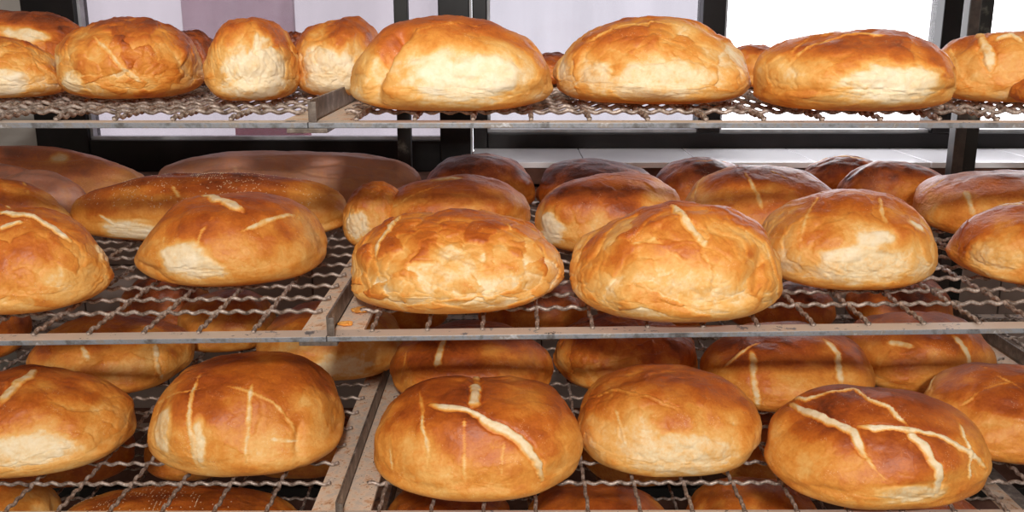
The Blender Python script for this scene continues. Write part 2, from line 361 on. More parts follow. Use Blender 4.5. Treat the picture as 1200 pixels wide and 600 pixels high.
LOAVES = {
  'A1': {'shelf':1,'x':-0.0831,'y':0.1051,'sub':6,'p':{'seed':4218,'sx':0.0,'n':2.35,'m':1.9,'zc':0.3,'tone':0.02,'top':0.42,'crackle':0.6,'h':0.1229,'a':0.1364,'b':0.1159,'cuts':[([[-0.0574,-0.0685,0.1009],[-0.0737,-0.0829,0.0827],[-0.086,-0.0915,0.0635],[-0.092,-0.0996,0.038],[-0.0902,-0.0878,0.0139]],0.014,0.022,None),([[-0.0599,-0.0704,0.0985],[-0.0413,-0.0726,0.1051],[-0.0258,-0.0709,0.1092],[-0.0075,-0.0643,0.1118],[0.0134,-0.0501,0.1135],[0.0346,-0.0492,0.1091],[0.0561,-0.0515,0.1033]],0.004,0.0015,0.5)],'patches':[([0.0304,-0.1134,0.0485],0.0874,0.0349,0.06),([-0.0929,-0.0933,0.0549],0.007,0.0295,0.2)]}},
  'A2': {'shelf':1,'x':0.2069,'y':0.2088,'sub':6,'p':{'seed':4356,'n':2.35,'m':2.0,'zc':0.3,'tone':0.0,'top':0.3,'crackle':1.4,'h':0.1231,'a':0.1433,'b':0.1218,'cuts':[([[-0.1034,-0.0543,0.0856],[-0.0887,-0.0569,0.0939],[-0.0735,-0.054,0.1026],[-0.0556,-0.0462,0.1105],[-0.0329,-0.0467,0.1139],[-0.0094,-0.0421,0.1165],[0.0095,-0.0544,0.114],[0.0328,-0.0547,0.1117]],0.006,0.002,0.33),([[0.0589,-0.0351,0.11],[0.0758,-0.0358,0.0996],[0.089,-0.0467,0.0895],[0.0948,-0.0694,0.0728],[0.1022,-0.0844,0.0549]],0.004,0.0015,0.4)],'patches':[([0.0,-0.1226,0.043],0.078,0.0347,0.13),([-0.0902,-0.0976,0.0433],0.0277,0.026,0.2)]}},
  'A3': {'shelf':1,'x':0.4599,'y':0.1006,'sub':6,'p':{'seed':4494,'n':2.4,'m':2.2,'zc':0.33,'sx':0.15,'tone':0.1,'top':0.36,'crackle':0.8,'h':0.106,'a':0.1331,'b':0.1131,'cuts':[([[-0.104,-0.066,0.0638],[-0.0821,-0.0565,0.0815],[-0.0634,-0.0529,0.0877],[-0.0467,-0.0439,0.0939],[-0.0239,-0.0408,0.099],[-0.0047,-0.0437,0.101],[0.0087,-0.0514,0.0996],[0.0265,-0.0513,0.0994]],0.006,0.003,0.22),([[-0.0999,-0.0546,0.0752],[-0.0851,-0.0441,0.0851],[-0.0634,-0.0206,0.095],[-0.0431,-0.0206,0.0986],[-0.0085,0.0259,0.1032]],0.004,0.002,0.4),([[-0.0454,-0.1138,0.0437],[-0.0322,-0.116,0.0411],[-0.0153,-0.1179,0.035]],0.006,0.001,0.2)],'patches':[([0.0185,-0.119,0.0415],0.0674,0.0348,0.05)]}},
  'A4': {'shelf':1,'x':0.7426,'y':0.2123,'sub':6,'p':{'seed':4632,'tone':0.06,'top':0.34,'crackle':0.5,'sx':-0.1,'h':0.1054,'a':0.1142,'b':0.0856,'cuts':[([[-0.0576,0.0053,0.0983],[-0.068,-0.0473,0.0789],[-0.0686,-0.0655,0.0505]],0.016,0.003,0.2),([[-0.089,0.0271,0.0845],[-0.0972,0.0036,0.0764],[-0.1001,-0.025,0.0618],[-0.0974,-0.0415,0.0411],[-0.0922,-0.0503,0.0204]],0.003,0.001,0.3),([[-0.0548,-0.0427,0.0907],[-0.0327,-0.0409,0.0985],[-0.0246,-0.0603,0.0886]],0.008,0.003,0.1),([[-0.0689,-0.0674,0.0446],[-0.0667,-0.0678,0.0186]],0.003,0.001,0.3)],'patches':[]}},
  'A5': {'shelf':1,'x':0.8245,'y':0.1128,'sub':6,'p':{'seed':4770,'tone':0.3,'top':0.3,'crackle':0.3,'h':0.0564,'a':0.1293,'b':0.0647,'cuts':[],'patches':[]}},  # high tone darkens the crust to stand for the shade it sits in
  'A6': {'shelf':1,'x':0.4369,'y':0.52,'sub':5,'p':{'seed':4908,'tone':0.1,'crackle':0.6,'h':0.0751,'a':0.0583,'b':0.0496,'cuts':[],'patches':[]}},
  'A7': {'shelf':1,'x':0.0826,'y':0.6,'sub':5,'p':{'seed':5046,'tone':0.35,'h':0.0588,'a':0.0783,'b':0.0665,'cuts':[],'patches':[]}},
  'A8': {'shelf':1,'x':-0.1452,'y':0.7,'sub':5,'p':{'seed':5184,'tone':0.4,'h':0.0857,'a':0.0771,'b':0.0656,'cuts':[],'patches':[]}},
  'L1': {'shelf':1,'x':-0.7996,'y':0.2903,'sub':6,'p':{'seed':5433,'tone':0.02,'top':0.3,'crackle':1.2,'n':2.3,'h':0.0924,'a':0.1032,'b':0.0826,'cuts':[([[0.0351,-0.0569,0.0714],[0.0449,-0.0423,0.0774],[0.0514,-0.015,0.0847],[0.066,0.0215,0.0723],[0.0887,0.0,0.0608],[0.0958,0.0026,0.0457]],0.01,0.004,None)],'patches':[([0.0516,-0.0756,0.0262],0.0293,0.023,0.06)]}},
  'L1b': {'shelf':1,'x':-0.8596,'y':0.47,'sub':6,'p':{'seed':9160,'tone':0.2,'top':0.42,'crackle':1.2,'h':0.1355,'a':0.1409,'b':0.1128,'cuts':[],'patches':[([0.0612,-0.0807,0.0958],0.0565,0.0154,0.12)]}},
  'L2': {'shelf':1,'x':-0.5913,'y':0.2946,'sub':6,'p':{'seed':5672,'tone':0.1,'top':0.34,'crackle':1.7,'cells':170,'m':2.4,'n':2.3,'h':0.1205,'a':0.1018,'b':0.1222,'cuts':[([[-0.0151,-0.0974,0.0944],[0.0128,-0.1151,0.0736],[0.0302,-0.1183,0.0517],[0.0416,-0.1133,0.0405],[0.0514,-0.1084,0.0313]],0.007,0.002,0.25)],'patches':[([-0.0542,-0.1099,0.0294],0.0266,0.0184,0.15)]}},
  'L3': {'shelf':1,'x':-0.3907,'y':0.2485,'sub':6,'p':{'seed':5810,'tone':0.0,'top':0.42,'crackle':1.1,'m':2.2,'h':0.1212,'a':0.0643,'b':0.0964,'cuts':[([[0.0117,-0.0948,0.0605],[0.0265,-0.0855,0.0799],[0.0503,-0.051,0.0861],[0.0607,0.0265,0.0695]],0.006,0.004,None)],'patches':[([0.0378,-0.0883,0.0472],0.0543,0.0535,0.07)]}},
  'L4': {'shelf':1,'x':-0.278,'y':0.3506,'sub':6,'p':{'seed':5948,'tone':0.02,'top':0.45,'crackle':0.9,'m':2.2,'h':0.1242,'a':0.0691,'b':0.1036,'cuts':[([[-0.0451,-0.083,0.0648],[-0.0266,-0.0965,0.0744],[-0.0138,-0.0886,0.0853],[0.0015,-0.101,0.0747],[0.0168,-0.1012,0.0654]],0.006,0.004,None)],'patches':[([0.0053,-0.105,0.0399],0.0525,0.0445,0.08)]}},
  'L5': {'shelf':1,'x':-0.6071,'y':0.62,'sub':5,'p':{'seed':6086,'tone':0.4,'h':0.1031,'a':0.0543,'b':0.0461,'cuts':[],'patches':[]}},
  'L6': {'shelf':1,'x':-0.4107,'y':0.62,'sub':5,'p':{'seed':6224,'tone':0.4,'h':0.0979,'a':0.0377,'b':0.0321,'cuts':[],'patches':[]}},
  'B1': {'shelf':2,'x':-0.7193,'y':0.1462,'sub':6,'p':{'seed':5770,'tone':0.06,'top':0.36,'crackle':0.9,'n':1.9,'h':0.1401,'a':0.1139,'b':0.1082,'cuts':[([[-0.0233,-0.0091,0.1407],[0.0,-0.0189,0.1403],[0.0192,-0.0227,0.1388],[0.052,-0.026,0.1285],[0.0698,-0.0297,0.1173],[0.0864,-0.0317,0.1037]],0.013,0.003,0.1),([[-0.0038,-0.0499,0.1306],[0.0115,-0.0478,0.132],[0.0269,-0.0426,0.1329]],0.01,0.003,0.12)],'patches':[([0.106,0.0316,0.0642],0.0152,0.032,0.12)]}},
  'B2': {'shelf':2,'x':-0.4542,'y':0.2898,'sub':6,'p':{'seed':5908,'tone':0.08,'top':0.36,'crackle':0.45,'n':2.1,'m':2.0,'h':0.1376,'a':0.1492,'b':0.1194,'cuts':[([[-0.0496,0.0196,0.1323],[-0.0097,-0.0248,0.1322],[0.0194,-0.0461,0.1283],[0.0388,-0.0629,0.1207]],0.018,0.004,0.16),([[0.0442,-0.0968,0.0958],[0.0711,-0.0689,0.1042],[0.09,-0.0445,0.1053],[0.1073,-0.0093,0.1034]],0.008,0.002,0.22),([[0.0,-0.0888,0.1166],[-0.0125,-0.108,0.0994],[-0.0164,-0.118,0.0844],[-0.0217,-0.1237,0.0648]],0.004,0.001,0.27),([[-0.0925,-0.0048,0.1175],[-0.0798,-0.0744,0.1008],[-0.073,-0.1054,0.0713]],0.004,0.001,0.3),([[-0.1254,-0.0706,0.0396],[-0.0909,-0.0969,0.0338],[-0.0641,-0.1015,0.0186]],0.006,0.005,None),([[0.1119,0.0553,0.1016],[0.1287,0.0344,0.0895],[0.1376,0.0234,0.0728],[0.1407,-0.0038,0.0495]],0.003,0.001,0.3)],'patches':[([-0.0402,-0.1207,0.0613],0.0473,0.0288,0.06),([-0.0065,-0.1251,0.0421],0.0334,0.016,0.15)]}},
  'B3': {'shelf':2,'x':-0.5774,'y':0.5773,'sub':6,'p':{'seed':6046,'tone':0.12,'top':0.48,'crackle':0.3,'n':2.0,'h':0.1271,'a':0.267,'b':0.0748,'cuts':[([[-0.1975,-0.0498,0.0605],[-0.1679,-0.0565,0.04],[-0.1234,-0.065,0.0342]],0.006,0.001,0.12),([[-0.0545,-0.0459,0.109],[-0.0377,-0.0633,0.0901]],0.008,0.001,0.3)],'patches':[([-0.1402,-0.0621,0.0299],0.0823,0.0227,0.1)]}},
  'B4': {'shelf':2,'x':-0.4758,'y':0.8,'sub':6,'p':{'seed':6184,'tone':0.2,'top':0.2,'dust':0.8,'crackle':0.6,'n':3.0,'m':2.6,'h':0.1347,'a':0.2819,'b':0.0846,'cuts':[([[-0.2067,-0.0638,0.1019],[-0.1755,-0.0663,0.1078],[-0.1474,-0.0644,0.115],[-0.1222,-0.0663,0.115],[-0.0899,-0.0616,0.1213],[-0.0626,-0.0658,0.1178],[-0.0384,-0.0666,0.1174],[-0.0127,-0.0666,0.1174],[0.0192,-0.0685,0.1151],[0.0446,-0.0641,0.1186],[0.0659,-0.0621,0.1188],[0.0918,-0.057,0.121],[0.1173,-0.0513,0.1228],[0.1443,-0.0504,0.1195],[0.1723,-0.0519,0.1132],[0.197,-0.0446,0.1123],[0.2253,-0.0384,0.108]],0.012,0.007,None),([[0.0,-0.0704,0.1131],[0.032,-0.072,0.1105],[0.0623,-0.0759,0.1027],[0.0983,-0.0772,0.0965],[0.1233,-0.076,0.0956],[0.1467,-0.0704,0.1003],[0.1749,-0.0648,0.1008],[0.2041,-0.0621,0.0949],[0.228,-0.0585,0.0884]],0.008,0.006,None),([[-0.1015,-0.0607,0.1217],[-0.0931,-0.0734,0.1053]],0.01,0.001,0.2)],'patches':[]}},
  'B5': {'shelf':2,'x':-1.1147,'y':0.87,'sub':5,'p':{'seed':6322,'tone':0.15,'top':0.4,'dust':0.25,'crackle':0.3,'h':0.1431,'a':0.3165,'b':0.0791,'cuts':[([[0.0,-0.0316,0.1336],[0.0308,-0.0338,0.1311],[0.0611,-0.0359,0.1283],[0.0954,-0.0374,0.125],[0.1201,-0.0329,0.1275],[0.1471,-0.0322,0.1245],[0.1713,-0.0237,0.1257],[0.185,0.0078,0.1214],[0.2056,0.0209,0.1134],[0.2275,0.0243,0.1051],[0.2492,0.0302,0.0956],[0.2715,0.0309,0.0839]],0.01,0.005,None),([[0.2186,-0.0199,0.1142],[0.2338,-0.0535,0.0705]],0.008,0.001,0.3)],'patches':[([0.1304,-0.0318,0.1273],0.0228,0.0175,0.22),([0.2425,0.0292,0.0985],0.0571,0.0088,0.35)]}},
  'B6': {'shelf':2,'x':-1.1407,'y':0.725,'sub':5,'p':{'seed':6460,'tone':0.25,'dust':0.5,'crackle':0.3,'h':0.1425,'a':0.1819,'b':0.0455,'cuts':[],'patches':[]}},
  'B7': {'shelf':2,'x':-0.9329,'y':0.62,'sub':5,'p':{'seed':6598,'tone':0.2,'dust':0.7,'n':1.9,'crackle':0.3,'h':0.125,'a':0.1069,'b':0.0374,'cuts':[],'patches':[]}},
  'B8': {'shelf':2,'x':-1.0177,'y':0.53,'sub':6,'p':{'seed':6736,'tone':0.08,'crackle':0.3,'h':0.1324,'a':0.1823,'b':0.0583,'cuts':[([[0.0998,0.0152,0.1173],[0.1254,-0.0187,0.1032]],0.008,0.001,0.3)],'patches':[]}},
  'B9': {'shelf':2,'x':-0.9793,'y':0.41,'sub':6,'p':{'seed':6874,'tone':0.12,'crackle':0.3,'h':0.1237,'a':0.1352,'b':0.0379,'cuts':[([[0.0931,0.0108,0.0975],[0.1036,0.0038,0.0936]],0.008,0.001,0.3)],'patches':[]}},
  'C1': {'shelf':2,'x':-0.0817,'y':0.1392,'sub':6,'p':{'seed':6716,'tone':0.02,'top':0.3,'crackle':1.9,'cells':150,'n':2.25,'m':2.1,'h':0.1348,'a':0.1546,'b':0.1237,'cuts':[([[-0.1067,-0.0791,0.0847],[-0.1047,-0.0624,0.1003],[-0.0931,-0.0372,0.1163],[-0.0784,0.0026,0.1252]],0.01,0.003,0.2),([[0.0714,-0.0353,0.125],[0.0842,-0.0525,0.1186],[0.1012,-0.0611,0.1092],[0.118,-0.0694,0.0937],[0.1312,-0.0704,0.0784]],0.005,0.002,0.28)],'patches':[([-0.0791,-0.1113,0.0356],0.0113,0.0101,0.22),([0.0,-0.1148,0.0821],0.0377,0.0347,0.24)]}},
  'C2': {'shelf':2,'x':0.2377,'y':0.0857,'sub':6,'p':{'seed':6854,'tone':0.05,'top':0.32,'crackle':1.5,'cells':140,'n':2.2,'m':1.95,'h':0.1473,'a':0.1492,'b':0.1269,'cuts':[([[-0.0155,-0.0081,0.1513],[-0.0052,-0.0612,0.1431],[0.0093,-0.0892,0.1244],[0.0152,-0.0973,0.1135]],0.014,0.0028,0.16),([[0.0122,-0.0995,0.1111],[0.0176,-0.1101,0.0941],[0.021,-0.1178,0.078],[0.022,-0.121,0.0616],[0.0263,-0.122,0.0457],[0.0258,-0.1231,0.029]],0.004,0.0012,0.25),([[-0.0787,-0.0795,0.1136],[-0.0597,-0.0845,0.1199],[-0.0433,-0.084,0.1258]],0.005,0.0015,0.3),([[0.0969,-0.0714,0.0946],[0.0909,-0.0891,0.0741],[0.0836,-0.1041,0.0561],[0.0994,-0.0879,0.0299]],0.01,0.005,None)],'patches':[([0.0059,-0.1209,0.0612],0.0362,0.0278,0.25)]}},
  'C3': {'shelf':2,'x':0.5203,'y':0.2196,'sub':6,'p':{'seed':6992,'tone':0.0,'top':0.32,'crackle':0.9,'n':2.3,'m':2.1,'h':0.1385,'a':0.129,'b':0.1096,'cuts':[([[-0.0309,0.0319,0.1353],[-0.0558,-0.0156,0.1295],[-0.0726,-0.0382,0.1176],[-0.0897,-0.0665,0.0983],[-0.0982,-0.0777,0.0744]],0.005,0.0015,0.25),([[0.0348,-0.0261,0.1347],[0.0258,-0.0625,0.1243],[0.0244,-0.0865,0.1089]],0.007,0.0015,0.3)],'patches':[([-0.0268,-0.1081,0.047],0.0822,0.0259,0.16),([-0.0452,-0.1071,0.0674],0.0583,0.0137,0.06),([0.0108,-0.1009,0.092],0.0331,0.0137,0.07),([0.0813,-0.0667,0.1018],0.0239,0.0107,0.04)]}},
  'C4': {'shelf':2,'x':0.8264,'y':0.2257,'sub':6,'p':{'seed':7130,'tone':0.14,'top':0.38,'crackle':0.6,'n':2.4,'h':0.1152,'a':0.1249,'b':0.1062,'cuts':[([[-0.1145,0.0509,0.0553],[-0.106,0.0441,0.0735],[-0.0944,0.0418,0.0862],[-0.0785,0.0413,0.0953],[-0.0597,0.0444,0.1025]],0.006,0.002,0.28),([[-0.0531,0.0441,0.105],[-0.0426,0.0262,0.1124],[-0.0343,0.0,0.1152]],0.007,0.002,0.15)],'patches':[([-0.1123,-0.063,0.0481],0.0533,0.0337,0.27)]}},
  'D0': {'shelf':2,'x':-0.2509,'y':0.4937,'sub':6,'p':{'seed':7120,'tone':0.1,'top':0.3,'crackle':0.5,'n':2.4,'m':2.3,'h':0.1176,'a':0.059,'b':0.0472,'cuts':[],'patches':[([-0.0279,-0.0422,0.047],0.0252,0.0289,0.1)]}},
  'D1': {'shelf':2,'x':-0.1074,'y':0.5319,'sub':6,'p':{'seed':7258,'tone':0.15,'top':0.3,'crackle':0.5,'n':2.4,'m':2.3,'h':0.1191,'a':0.1407,'b':0.1125,'cuts':[([[-0.116,-0.0676,0.0739],[-0.0865,-0.0792,0.09],[-0.0596,-0.0682,0.1045],[-0.0359,-0.0611,0.1113],[-0.0099,-0.0497,0.1172]],0.004,0.001,0.3)],'patches':[([-0.0146,-0.0193,0.1208],0.0289,0.0148,0.14)]}},
  'E1': {'shelf':2,'x':-0.0681,'y':0.83,'sub':5,'p':{'seed':7396,'tone':0.3,'top':0.42,'crackle':0.5,'h':0.1207,'a':0.1203,'b':0.1083,'cuts':[],'patches':[]}},
  'D2': {'shelf':2,'x':0.1762,'y':0.4663,'sub':6,'p':{'seed':7497,'tone':0.05,'top':0.42,'crackle':0.6,'n':2.5,'m':2.3,'h':0.1302,'a':0.1307,'b':0.1111,'cuts':[],'patches':[([-0.1089,-0.0736,0.0479],0.0278,0.032,0.08)]}},
  'E2': {'shelf':2,'x':0.1832,'y':0.83,'sub':5,'p':{'seed':7635,'tone':0.3,'top':0.45,'crackle':0.5,'h':0.1071,'a':0.1295,'b':0.1165,'cuts':[],'patches':[]}},
  'D3': {'shelf':2,'x':0.475,'y':0.56,'sub':6,'p':{'seed':7736,'tone':0.14,'top':0.4,'crackle':0.5,'h':0.1289,'a':0.1415,'b':0.1273,'cuts':[([[-0.1006,0.0375,0.1041],[-0.1197,0.0139,0.0917],[-0.1309,-0.0125,0.0715]],0.007,0.001,0.28),([[-0.0422,-0.0324,0.1228],[-0.034,-0.0849,0.0983],[-0.0286,-0.1183,0.0712]],0.008,0.001,0.22),([[0.0047,-0.038,0.1259],[0.0279,-0.0717,0.1143]],0.006,0.001,0.3)],'patches':[]}},
  'E3': {'shelf':2,'x':0.4121,'y':0.82,'sub':5,'p':{'seed':7874,'tone':0.35,'top':0.4,'crackle':0.4,'h':0.1102,'a':0.1042,'b':0.0938,'cuts':[([[-0.0208,-0.0246,0.1062],[0.0036,-0.0383,0.1075],[0.0348,-0.026,0.1049],[0.0684,0.0097,0.0939]],0.006,0.001,0.2)],'patches':[]}},
  'D4': {'shelf':2,'x':0.939,'y':0.55,'sub':6,'p':{'seed':7975,'tone':0.16,'top':0.36,'crackle':0.5,'h':0.1111,'a':0.1662,'b':0.1413,'cuts':[([[-0.1107,-0.0581,0.0912],[-0.1164,-0.0924,0.0743],[-0.1135,-0.1073,0.0534]],0.01,0.001,0.22),([[-0.1533,0.0242,0.0721],[-0.1393,0.0061,0.0869],[-0.1109,0.0184,0.1002]],0.006,0.001,0.3)],'patches':[]}},
  'E4': {'shelf':2,'x':0.7515,'y':0.91,'sub':5,'p':{'seed':8113,'tone':0.3,'top':0.4,'crackle':0.35,'h':0.0947,'a':0.0952,'b':0.0571,'cuts':[([[-0.0737,0.0171,0.0708],[-0.0483,0.0179,0.0832],[-0.0097,0.0012,0.0959],[0.0132,-0.0153,0.0954],[0.0458,-0.0071,0.0899]],0.007,0.001,0.25)],'patches':[]}},  # pale line along the crest is rim sheen put into the colour
  'E5': {'shelf':2,'x':0.811,'y':0.77,'sub':5,'p':{'seed':8251,'tone':0.25,'top':0.45,'crackle':0.35,'h':0.1046,'a':0.1114,'b':0.0668,'cuts':[],'patches':[]}},
  'F1': {'shelf':3,'x':-0.7703,'y':0.2017,'sub':6,'p':{'seed':8241,'tone':0.04,'top':0.38,'crackle':0.6,'n':2.1,'h':0.1319,'a':0.1511,'b':0.1284,'cuts':[([[-0.0032,-0.0804,0.119],[0.0,-0.0412,0.1323],[0.0052,-0.0166,0.1353],[0.0,0.0276,0.1342]],0.018,0.003,0.2),([[0.0127,-0.1297,0.0392],[0.0312,-0.126,0.0448],[0.0477,-0.1211,0.0502],[0.0636,-0.1148,0.0557],[0.08,-0.1068,0.0593],[0.0959,-0.1,0.0566],[0.111,-0.0898,0.0576]],0.005,0.002,0.12)],'patches':[([0.0616,-0.1145,0.0584],0.0961,0.0269,0.13)]}},
  'F2': {'shelf':3,'x':-0.4268,'y':0.2087,'sub':6,'p':{'seed':8379,'tone':0.1,'top':0.34,'crackle':0.5,'n':2.2,'m':2.0,'h':0.1605,'a':0.1574,'b':0.1417,'cuts':[([[-0.0564,-0.0412,0.1491],[-0.0549,-0.0869,0.1327],[-0.0526,-0.1095,0.1186],[-0.0498,-0.1267,0.0971],[-0.0446,-0.1328,0.0791],[-0.044,-0.1344,0.0606],[-0.0417,-0.1304,0.038]],0.009,0.0015,0.24),([[0.033,-0.075,0.1451],[0.034,-0.1,0.1271],[0.0357,-0.1139,0.106],[0.0358,-0.1248,0.0861],[0.034,-0.1344,0.0673],[0.0367,-0.139,0.0435]],0.007,0.0015,0.26),([[-0.0032,-0.077,0.1419],[0.0322,-0.0872,0.1384],[0.0522,-0.0904,0.1291],[0.0673,-0.0883,0.1198],[0.0806,-0.0896,0.1066],[0.0939,-0.0951,0.0892],[0.1055,-0.1017,0.0678]],0.005,0.0015,0.26),([[-0.1354,-0.0313,0.0919],[-0.1083,-0.0602,0.1162],[-0.0874,-0.0726,0.1282],[-0.0623,-0.0802,0.1347],[-0.0406,-0.0742,0.1399]],0.004,0.001,0.28),([[0.1053,-0.0897,0.0831],[0.1055,-0.1077,0.0582],[0.1074,-0.1163,0.0431],[0.1009,-0.0977,0.0171]],0.008,0.007,None),([[0.0686,-0.1193,0.0763],[0.0871,-0.1131,0.0695],[0.1069,-0.1031,0.064]],0.006,0.001,0.15)],'patches':[([-0.0992,-0.105,0.0879],0.0234,0.038,0.17),([-0.0355,-0.1343,0.0749],0.011,0.0396,0.12)]}},
  'G1': {'shelf':3,'x':-0.7771,'y':0.5226,'sub':6,'p':{'seed':8480,'tone':0.1,'top':0.3,'crackle':0.6,'h':0.125,'a':0.1442,'b':0.1298,'cuts':[([[-0.0119,-0.0928,0.1021],[0.0087,-0.1136,0.0834]],0.012,0.001,0.2),([[0.1052,-0.0449,0.0919],[0.1137,-0.0688,0.0761],[0.1175,-0.0793,0.0572],[0.1196,-0.0665,0.0253]],0.01,0.002,0.22)],'patches':[]}},
  'G0': {'shelf':3,'x':-1.1419,'y':0.6686,'sub':5,'p':{'seed':8544,'tone':0.3,'top':0.3,'crackle':0.4,'h':0.12,'a':0.1185,'b':0.1007,'cuts':[],'patches':[]}},
  'G2': {'shelf':3,'x':-0.3582,'y':0.5948,'sub':6,'p':{'seed':8719,'tone':0.05,'top':0.3,'crackle':0.5,'h':0.125,'a':0.1438,'b':0.1294,'cuts':[],'patches':[([0.0368,-0.1226,0.044],0.0774,0.0238,0.15)]}},
  'G3': {'shelf':3,'x':-0.6152,'y':0.7267,'sub':5,'p':{'seed':8857,'tone':0.15,'crackle':0.4,'h':0.12,'a':0.1036,'b':0.088,'cuts':[],'patches':[]}},
  'F1b': {'shelf':3,'x':-1.2322,'y':0.85,'sub':5,'p':{'seed':2500,'tone':0.2,'h':0.12,'a':0.1069,'b':0.0909,'cuts':[],'patches':[]}},
  'H1': {'shelf':3,'x':-0.0543,'y':0.1319,'sub':6,'p':{'seed':9022,'tone':0.1,'top':0.44,'crackle':0.4,'n':2.3,'m':2.1,'h':0.1509,'a':0.1578,'b':0.1342,'cuts':[([[-0.0031,0.0821,0.123],[0.0,-0.0219,0.1431],[0.0,-0.0674,0.1389]],0.02,0.004,0.12),([[-0.0654,-0.0483,0.1342],[-0.0396,-0.0636,0.1362],[-0.0138,-0.0723,0.1369],[0.0066,-0.0853,0.1323],[0.026,-0.0954,0.1231],[0.0459,-0.098,0.1147],[0.065,-0.1055,0.1038],[0.0796,-0.1124,0.0886],[0.0903,-0.1133,0.0712],[0.098,-0.1107,0.043]],0.014,0.004,0.07),([[-0.0842,-0.0107,0.1374],[-0.0758,-0.0565,0.128],[-0.0744,-0.0832,0.1129],[-0.0673,-0.0984,0.0987],[-0.0652,-0.1087,0.0823],[-0.0658,-0.1188,0.0627]],0.006,0.0012,0.24),([[-0.0131,-0.091,0.1282],[-0.013,-0.106,0.1138],[-0.0126,-0.117,0.0961],[-0.0126,-0.1267,0.0764],[-0.0117,-0.13,0.0567]],0.005,0.0012,0.26),([[0.0435,-0.1115,0.1021],[0.04,-0.1246,0.0805],[0.0389,-0.1291,0.0572]],0.004,0.001,0.28),([[-0.125,-0.0702,0.074],[-0.1184,-0.085,0.0478]],0.005,0.001,0.2)],'patches':[]}},
  'H2': {'shelf':3,'x':0.2508,'y':0.19,'sub':6,'p':{'seed':9160,'tone':0.0,'top':0.42,'crackle':0.7,'n':2.3,'h':0.1415,'a':0.1407,'b':0.1196,'cuts':[([[-0.0952,-0.0288,0.117],[-0.0919,-0.0688,0.101],[-0.0862,-0.0841,0.0843],[-0.0806,-0.0988,0.0624]],0.005,0.0015,0.22),([[-0.1299,0.0041,0.0928],[-0.1099,-0.0124,0.1086],[-0.0879,-0.0242,0.1209],[-0.0674,-0.0501,0.1262],[-0.0428,-0.0636,0.1268],[-0.0239,-0.0747,0.1209],[0.0,-0.0838,0.1137]],0.005,0.004,0.45)],'patches':[([-0.0111,-0.1137,0.0586],0.0954,0.0345,0.2)]}},
  'H3': {'shelf':3,'x':0.5433,'y':0.1011,'sub':6,'p':{'seed':9298,'tone':0.16,'top':0.42,'crackle':0.3,'n':2.1,'m':2.0,'h':0.1419,'a':0.1568,'b':0.1333,'cuts':[([[-0.1166,0.0423,0.108],[-0.1065,0.0027,0.1146],[-0.0934,-0.0258,0.1173],[-0.0843,-0.0443,0.1168],[-0.0715,-0.0589,0.1166],[-0.0593,-0.0721,0.1151],[-0.0596,-0.0891,0.1053],[-0.0536,-0.1051,0.0933]],0.015,0.0035,0.08),([[-0.1111,0.0584,0.1055],[-0.0982,0.0271,0.1222],[-0.0751,0.0166,0.1346],[-0.0543,0.0114,0.1403],[-0.0322,0.0112,0.1428],[-0.0217,-0.0258,0.1438],[0.0,-0.0467,0.1399],[0.0053,-0.0661,0.1321],[0.0149,-0.079,0.1252]],0.008,0.003,0.13),([[-0.0531,-0.0673,0.1194],[-0.0331,-0.0754,0.1214],[-0.0148,-0.0782,0.1242],[0.0064,-0.0834,0.1231],[0.0298,-0.0858,0.1198],[0.0573,-0.0834,0.1143],[0.0733,-0.0884,0.1066],[0.089,-0.0917,0.0964],[0.1072,-0.0892,0.0841],[0.1263,-0.0856,0.0648]],0.011,0.003,0.08),([[0.0097,-0.0864,0.1215],[0.0162,-0.0984,0.1147],[0.0291,-0.109,0.1067],[0.0325,-0.121,0.0939],[0.0414,-0.1242,0.0838],[0.0431,-0.1257,0.0634],[0.0445,-0.1223,0.0449]],0.015,0.003,0.1),([[0.105,-0.041,0.1149],[0.0978,-0.074,0.1046],[0.1024,-0.0875,0.0907],[0.0951,-0.1011,0.0757],[0.0968,-0.1048,0.0554]],0.007,0.002,0.14),([[-0.0536,-0.1051,0.0933],[-0.0454,-0.1185,0.0814],[-0.0305,-0.1298,0.0674]],0.004,0.001,0.2)],'patches':[([0.0137,-0.1295,0.0457],0.0642,0.0177,0.2)]}},
  'H4': {'shelf':3,'x':0.8252,'y':0.2293,'sub':6,'p':{'seed':9436,'tone':0.14,'top':0.4,'crackle':0.4,'n':2.3,'h':0.1297,'a':0.1427,'b':0.1213,'cuts':[([[-0.1017,0.075,0.0887],[-0.1337,0.0331,0.0741]],0.008,0.002,0.22),([[-0.0521,0.0274,0.1239],[-0.0416,-0.0218,0.123],[-0.0328,-0.038,0.1217],[-0.0266,-0.0607,0.1173]],0.004,0.001,0.28),([[-0.1152,-0.0436,0.0848],[-0.0965,-0.0423,0.0988],[-0.0746,-0.035,0.1109],[-0.0502,-0.0347,0.1184],[-0.0281,-0.0356,0.1229]],0.004,0.002,0.4)],'patches':[]}},
  'I1': {'shelf':3,'x':-0.0758,'y':0.4761,'sub':6,'p':{'seed':9463,'tone':0.22,'top':0.3,'crackle':0.5,'h':0.125,'a':0.1483,'b':0.1335,'cuts':[([[-0.0466,-0.0604,0.1199],[-0.0546,-0.0916,0.1017],[-0.0596,-0.1101,0.0847]],0.016,0.001,0.16),([[-0.1255,-0.0795,0.0561],[-0.1197,-0.0724,0.0775],[-0.1162,-0.0452,0.0933]],0.005,0.001,0.28)],'patches':[]}},
  'I2': {'shelf':3,'x':0.2248,'y':0.5172,'sub':6,'p':{'seed':9601,'tone':0.2,'top':0.3,'crackle':1.2,'h':0.125,'a':0.1352,'b':0.1217,'cuts':[],'patches':[]}},
